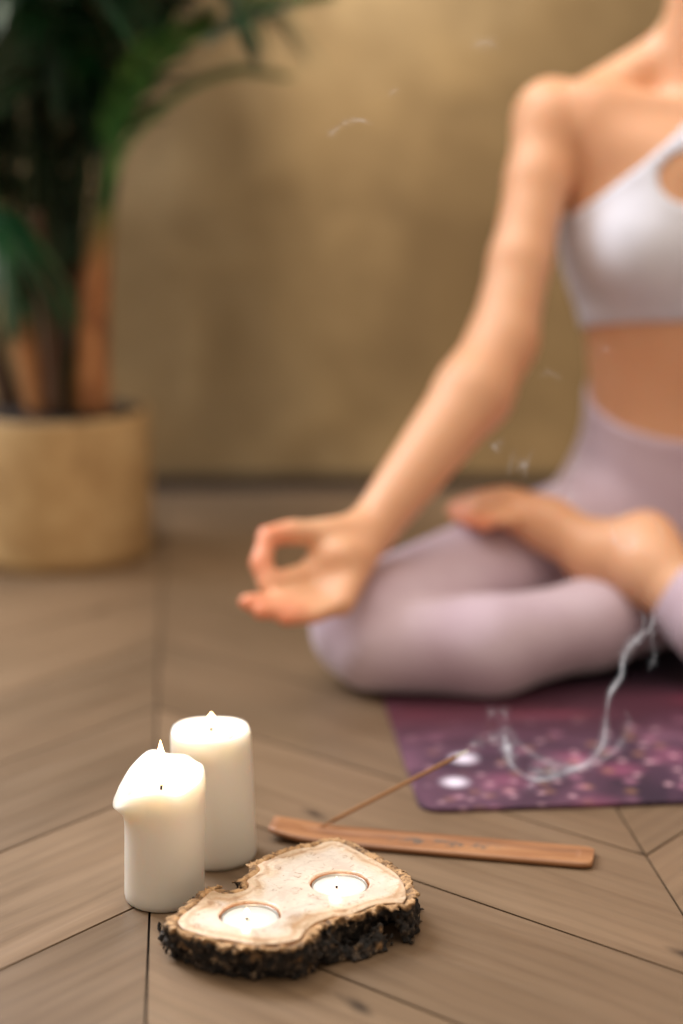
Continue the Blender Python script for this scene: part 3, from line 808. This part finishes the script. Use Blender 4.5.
# ------------------------------------------------------------------ incense smoke
YS = 1.33
SM = [
 ([(466, 748), (474, 744), (484, 742), (494, 738), (503, 731)], 0.16, 3.2, YS-0.03),
 ([(506, 728), (504, 735), (505, 747), (512, 765), (527, 777), (545, 779), (571, 770), (590, 761), (603, 743), (606, 717), (610, 694), (621, 676), (623, 661), (631, 644), (642, 633), (644, 620), (641, 608)], 0.50, 2.6, YS),
 ([(505, 733), (507, 745), (513, 757)], 0.5, 4.6, YS),
 ([(620, 672), (624, 655), (629, 648), (638, 640), (648, 632), (653, 618), (652, 600)], 0.30, 2.2, YS+0.01),
 ([(497, 717), (519, 743), (545, 761), (582, 767), (608, 756), (623, 739), (629, 720), (623, 709)], 0.16, 3.4, YS+0.01),
 ([(488, 722), (492, 712), (503, 712), (508, 722)], 0.12, 3.5, YS),
 ([(541, 778), (530, 786), (528, 790)], 0.25, 2.4, YS),
 ([(527, 770), (548, 772), (566, 768)], 0.25, 4.5, YS),
 ([(620, 546), (612, 530), (616, 518), (628, 512), (643, 514), (656, 523), (663, 537), (664, 548)], 0.22, 1.6, YS+0.02),
 ([(613, 527), (614, 540), (622, 548), (632, 546), (635, 538), (628, 535)], 0.34, 2.6, YS+0.02),
 ([(569, 507), (571, 492), (571, 478), (578, 462), (575, 448)], 0.30, 1.8, YS+0.03),
 ([(555, 490), (556, 480), (566, 470)], 0.20, 1.6, YS+0.03),
 ([(500, 452), (494, 446), (505, 440)], 0.30, 2.2, YS+0.03), ([(516, 470), (524, 464), (518, 458)], 0.36, 2.4, YS+0.03),
 ([(508, 478), (511, 462), (516, 446)], 0.20, 1.5, YS+0.03), ([(524, 480), (527, 462), (534, 448)], 0.20, 1.6, YS+0.03),
 ([(543, 488), (556, 490), (568, 486)], 0.2, 1.6, YS+0.03),
 ([(325, 138), (333, 132), (345, 123), (360, 120), (374, 125)], 0.32, 1.8, YS+0.05), ([(388, 95), (399, 88)], 0.24, 1.8, YS+0.05),
 ([(470, 48), (486, 42), (500, 50)], 0.14, 4, YS+0.05),
 ([(597, 352), (606, 348), (612, 354)], 0.22, 2.2, YS+0.04), ([(563, 380), (548, 372), (540, 378)], 0.14, 2.2, YS+0.04),
 ([(648, 672), (655, 655), (652, 640), (656, 622)], 0.14, 2.2, YS),
]
V, F, DN = [], [], []
SM2 = []
for pts, dens, wpx, y in SM:
    SM2 += [(pts, dens*0.50, wpx*0.72, y), (pts, dens*0.16, wpx*2.4, y+0.003)]
for pts, dens, wpx, y in SM2:
    m_ = 10 if len(pts) > 3 else 8
    w3 = [at(p[0], p[1], y+0.008*math.sin(i*1.7)) for i, p in enumerate(pts)]
    S3 = spline(w3, m_); n_ = len(S3)
    tt = np.linspace(0, 1, n_); env = np.minimum(1, np.minimum(tt, 1-tt)*6)
    R = (wpx*1.0/FPX*y)*(0.45+0.55*env)*(1+0.3*np.sin(tt*17+wpx)+0.15*np.sin(tt*41))
    s0 = len(V); tube(S3, R, 10, V, F, cap=False)
    DN += list(np.repeat(dens*env*(1.0 if pts[0][1] > 590 else 0.45), 10))
so = mk('smoke', V, F, M['smoke'])
da = so.data.attributes.new('dens', 'FLOAT', 'POINT'); da.data.foreach_set('value', np.array(DN, np.float32))
tag(so, 'thin white wisps of incense smoke curling above the stick', 'smoke', kind='stuff')

# ------------------------------------------------------------------ potted palm
pc = gr(46, 577); PC = np.array([pc[0], pc[1]+0.118]); PR = 0.117
palm = empty('potted_palm', (PC[0], PC[1], 0)); tag(palm, 'tall palm with arching dark green fronds in a beige pot by the wall', 'potted plant')
v, f = lathe([(PR*0.95, 0.0003), (PR*0.99, 0.004), (PR, 0.02), (PR*1.0, 0.10), (PR*1.0, 0.184), (PR*0.985, 0.189), (PR*0.95, 0.189), (PR*0.93, 0.18), (PR*0.92, 0.15)], 64, (PC[0], PC[1], 0))
mk('pot', v, f, M['pot'], palm)['label'] = 'beige cylindrical pot'
v, f = lathe([(PR*0.94, 0.176), (PR*0.94, 0.1865), (PR*0.5, 0.1885), (0.001, 0.189)], 40, (PC[0], PC[1], 0)); mk('soil', v, f, M['soil'], palm)
YP = PC[1]
def cane(pts, r0, r1, mt='stem'):
    S3 = spline(pts, 8); n_ = len(S3); t = np.linspace(0, 1, n_)
    R = (r0+(r1-r0)*t)*(1+0.06*(np.sin(t*60) > 0.86))
    v, f = tube(S3, R, 12); mk('cane', v, f, M[mt], palm)
def frond(pts, ll=0.20, n_=34, start=0.25, droop=0.35, width=0.011, seed=0, side=(0, 1, 0), mt='leaf'):
    r = random.Random(seed)
    S3 = spline(pts, 10); P_, T_, N_, B_ = frames(S3); m_ = len(P_)
    V, F = [], []
    tube(S3, np.linspace(0.0055, 0.0012, m_), 6, V, F)
    for i in range(n_):
        t = start+(1-start)*i/(n_-1); k = min(m_-1, int(t*(m_-1)))
        p, tg = P_[k], T_[k]
        sidev = np.cross(tg, (0, 0, 1)); 
        if np.linalg.norm(sidev) < 0.2: sidev = np.array(side, float)
        sidev /= np.linalg.norm(sidev)
        up = np.cross(sidev, tg)
        L = ll*(math.sin(math.pi*min(1, (0.18+0.82*(1-abs(2*((t-start)/(1-start))-0.9)/1.2)))*0.5))*r.uniform(0.85, 1.1)
        for sg_ in (-1, 1):
            d = tg*r.uniform(0.75, 0.95)+sidev*sg_*r.uniform(0.55, 0.8)+up*r.uniform(0.12, 0.35)
            d /= np.linalg.norm(d); s = len(V); K = 6
            wd = np.cross(d, up); wd /= np.linalg.norm(wd)
            q = p.copy()
            for j in range(K+1):
                f_ = j/K; w = width*0.5*math.sin(math.pi*min(1, f_*0.9+0.1))**0.7*(1 if j < K else 0.05)
                c = p+d*L*f_+np.array([0, 0, -1])*droop*L*f_*f_
                V.append(tuple(c-wd*w)); V.append(tuple(c+up*w*0.35)); V.append(tuple(c+wd*w))
            for j in range(K):
                a = s+3*j; F += [(a, a+3, a+4, a+1), (a+1, a+4, a+5, a+2)]
    mk('frond', V, F, M[mt], palm)
cane([(at(92, 412, YP-0.02)), at(93, 330, YP-0.02), at(99, 255, YP-0.02), at(106, 205, YP-0.02)], 0.0235, 0.012)
cane([(at(40, 412, YP-0.03)), at(26, 345, YP-0.035), at(10, 290, YP-0.04), at(-6, 200, YP-0.05)], 0.018, 0.010)
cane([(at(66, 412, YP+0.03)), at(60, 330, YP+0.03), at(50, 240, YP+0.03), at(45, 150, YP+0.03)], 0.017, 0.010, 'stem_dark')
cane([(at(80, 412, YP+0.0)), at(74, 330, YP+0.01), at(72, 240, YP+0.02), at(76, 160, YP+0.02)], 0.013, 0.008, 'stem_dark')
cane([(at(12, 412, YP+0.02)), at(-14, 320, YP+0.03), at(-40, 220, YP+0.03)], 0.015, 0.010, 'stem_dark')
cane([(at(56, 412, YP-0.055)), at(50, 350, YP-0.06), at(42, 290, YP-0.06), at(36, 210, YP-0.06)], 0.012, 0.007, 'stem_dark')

for i in range(9):
    x = -30+i*15; rr = random.Random(i)
    cane([at(40+x*0.3, 412, YP+rr.uniform(-.03, .05)), at(35+x*0.6, 320, YP+rr.uniform(-.03, .05)), at(30+x*0.9, 200, YP+rr.uniform(-.03, .05)), at(28+x*1.1, 60, YP+rr.uniform(-.03, .05))], 0.008, 0.005, 'stalk')
for i in range(12):
    rr = random.Random(100+i); x = -25+i*9
    p0 = at(x, 262+rr.uniform(-25, 10), YP+rr.uniform(-.03, .06)); hh = rr.uniform(.30, .45); dx = (x-40)/1500+rr.uniform(-.03, .03)
    frond([p0, p0+np.array([dx*.3, rr.uniform(-.02, .02), hh*.35]), p0+np.array([dx, 0, hh*.75]), p0+np.array([dx*2, rr.uniform(-.08, .04), hh*1.2])], 0.12, 30, 0.12, 0.35, width=0.014, seed=200+i)
# fronds whose course the photo shows
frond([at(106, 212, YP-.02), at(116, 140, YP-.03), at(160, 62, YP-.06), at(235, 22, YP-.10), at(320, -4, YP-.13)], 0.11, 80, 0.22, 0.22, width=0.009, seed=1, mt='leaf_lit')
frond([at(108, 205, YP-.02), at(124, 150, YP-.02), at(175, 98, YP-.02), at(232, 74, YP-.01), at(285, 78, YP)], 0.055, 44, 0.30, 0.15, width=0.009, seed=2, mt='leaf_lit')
frond([at(205, 42, YP-.12), at(240, 24, YP-.14), at(300, 4, YP-.16)], 0.05, 16, 0.1, 0.1, width=0.008, seed=9, mt='leaf_glint')  # small frond added as the painted window highlight on the arching leaf
frond([at(100, 215, YP+.02), at(112, 160, YP+.05), at(140, 60, YP+.10), at(170, -60, YP+.14), at(215, -120, YP+.16)], 0.18, 34, 0.3, 0.5, seed=3)
frond([at(-6, 205, YP-.05), at(-20, 120, YP-.08), at(-10, 20, YP-.14), at(40, -50, YP-.20)], 0.20, 34, 0.3, 0.6, seed=4)
cr = [(45, 150, .03), (76, 160, .02), (10, 150, .05), (60, 130, -.03), (100, 170, -.01), (30, 110, .03), (85, 120, .04)]
for i in range(44):
    a, b, dy = cr[i % len(cr)]
    p0 = at(a, b, YP+dy); th = i*2.399+0.4; rad = 0.08+0.20*random.random(); hh = random.uniform(0.22, 0.62)
    dxy = np.array([math.cos(th), math.sin(th)*0.75])
    if dxy[0] > 0.2: dxy[0] *= 0.45; 
    yend = p0[1]+dxy[1]*rad*1.5
    if yend > YW-0.12: dxy[1] = -abs(dxy[1])*0.6
    P_ = [p0, p0+np.array([dxy[0]*rad*0.15, dxy[1]*rad*0.15, hh*0.45]), p0+np.array([dxy[0]*rad*0.55, dxy[1]*rad*0.55, hh*0.85]),
          p0+np.array([dxy[0]*rad*1.1, dxy[1]*rad*1.1, hh]), p0+np.array([dxy[0]*rad*1.7, dxy[1]*rad*1.7, hh*0.86])]
    frond(P_, random.uniform(0.17, 0.24), 32, 0.14 if i % 2 else 0.22, random.uniform(0.5, 0.9), width=0.013, seed=20+i)
frond([at(-40, 240, YP-.02), at(-28, 215, YP-.08), at(-14, 210, YP-.14), at(8, 235, YP-.17), at(22, 300, YP-.18)], 0.10, 22, 0.2, 0.9, width=0.013, seed=60)

# ------------------------------------------------------------------ light
def area(name, loc, tgt, size, energy, col, sy=None):
    L = bpy.data.lights.new(name, 'AREA'); L.energy = energy; L.color = col; L.size = size
    if sy: L.shape = 'RECTANGLE'; L.size_y = sy
    o = bpy.data.objects.new(name, L); COL.objects.link(o); o.location = loc
    o.rotation_euler = (Vector(tgt)-Vector(loc)).to_track_quat('-Z', 'Y').to_euler(); return o
area('window_light', (-1.15, 2.3, 1.6), (0.35, 1.75, 0.30), 0.9, 62, (0.90, 0.94, 1.0), 1.4)
L = bpy.data.lights.new('wall_wash', 'SPOT'); L.energy = 165; L.color = (1.0, 0.89, 0.77); L.spot_size = math.radians(34); L.spot_blend = 1.0; L.shadow_soft_size = 0.25  # spot added to brighten the middle of the wall, not a lamp of the room
o = bpy.data.objects.new('wall_wash', L); COL.objects.link(o); o.location = (-0.35, 1.45, 2.2)
o.rotation_euler = (Vector((-0.02, YW, 0.30))-Vector(o.location)).to_track_quat('-Z', 'Y').to_euler()
area('warm_fill', (1.6, 0.1, 1.5), (0.3, 1.8, 0.3), 1.2, 4, (1.0, 0.72, 0.46))
area('room_bounce', (-0.2, 1.1, 2.5), (0.0, 1.2, 0.0), 1.8, 25, (1.0, 0.90, 0.78))
w = bpy.data.worlds.new('world'); sc.world = w; w.use_nodes = True
bg = w.node_tree.nodes['Background']; bg.inputs[0].default_value = (1.0, 0.86, 0.70, 1); bg.inputs[1].default_value = 0.32
sc.view_settings.view_transform = 'Standard'
sc.view_settings.look = 'None'
sc.view_settings.exposure = 0.55
sc.cycles.transparent_max_bounces = 16
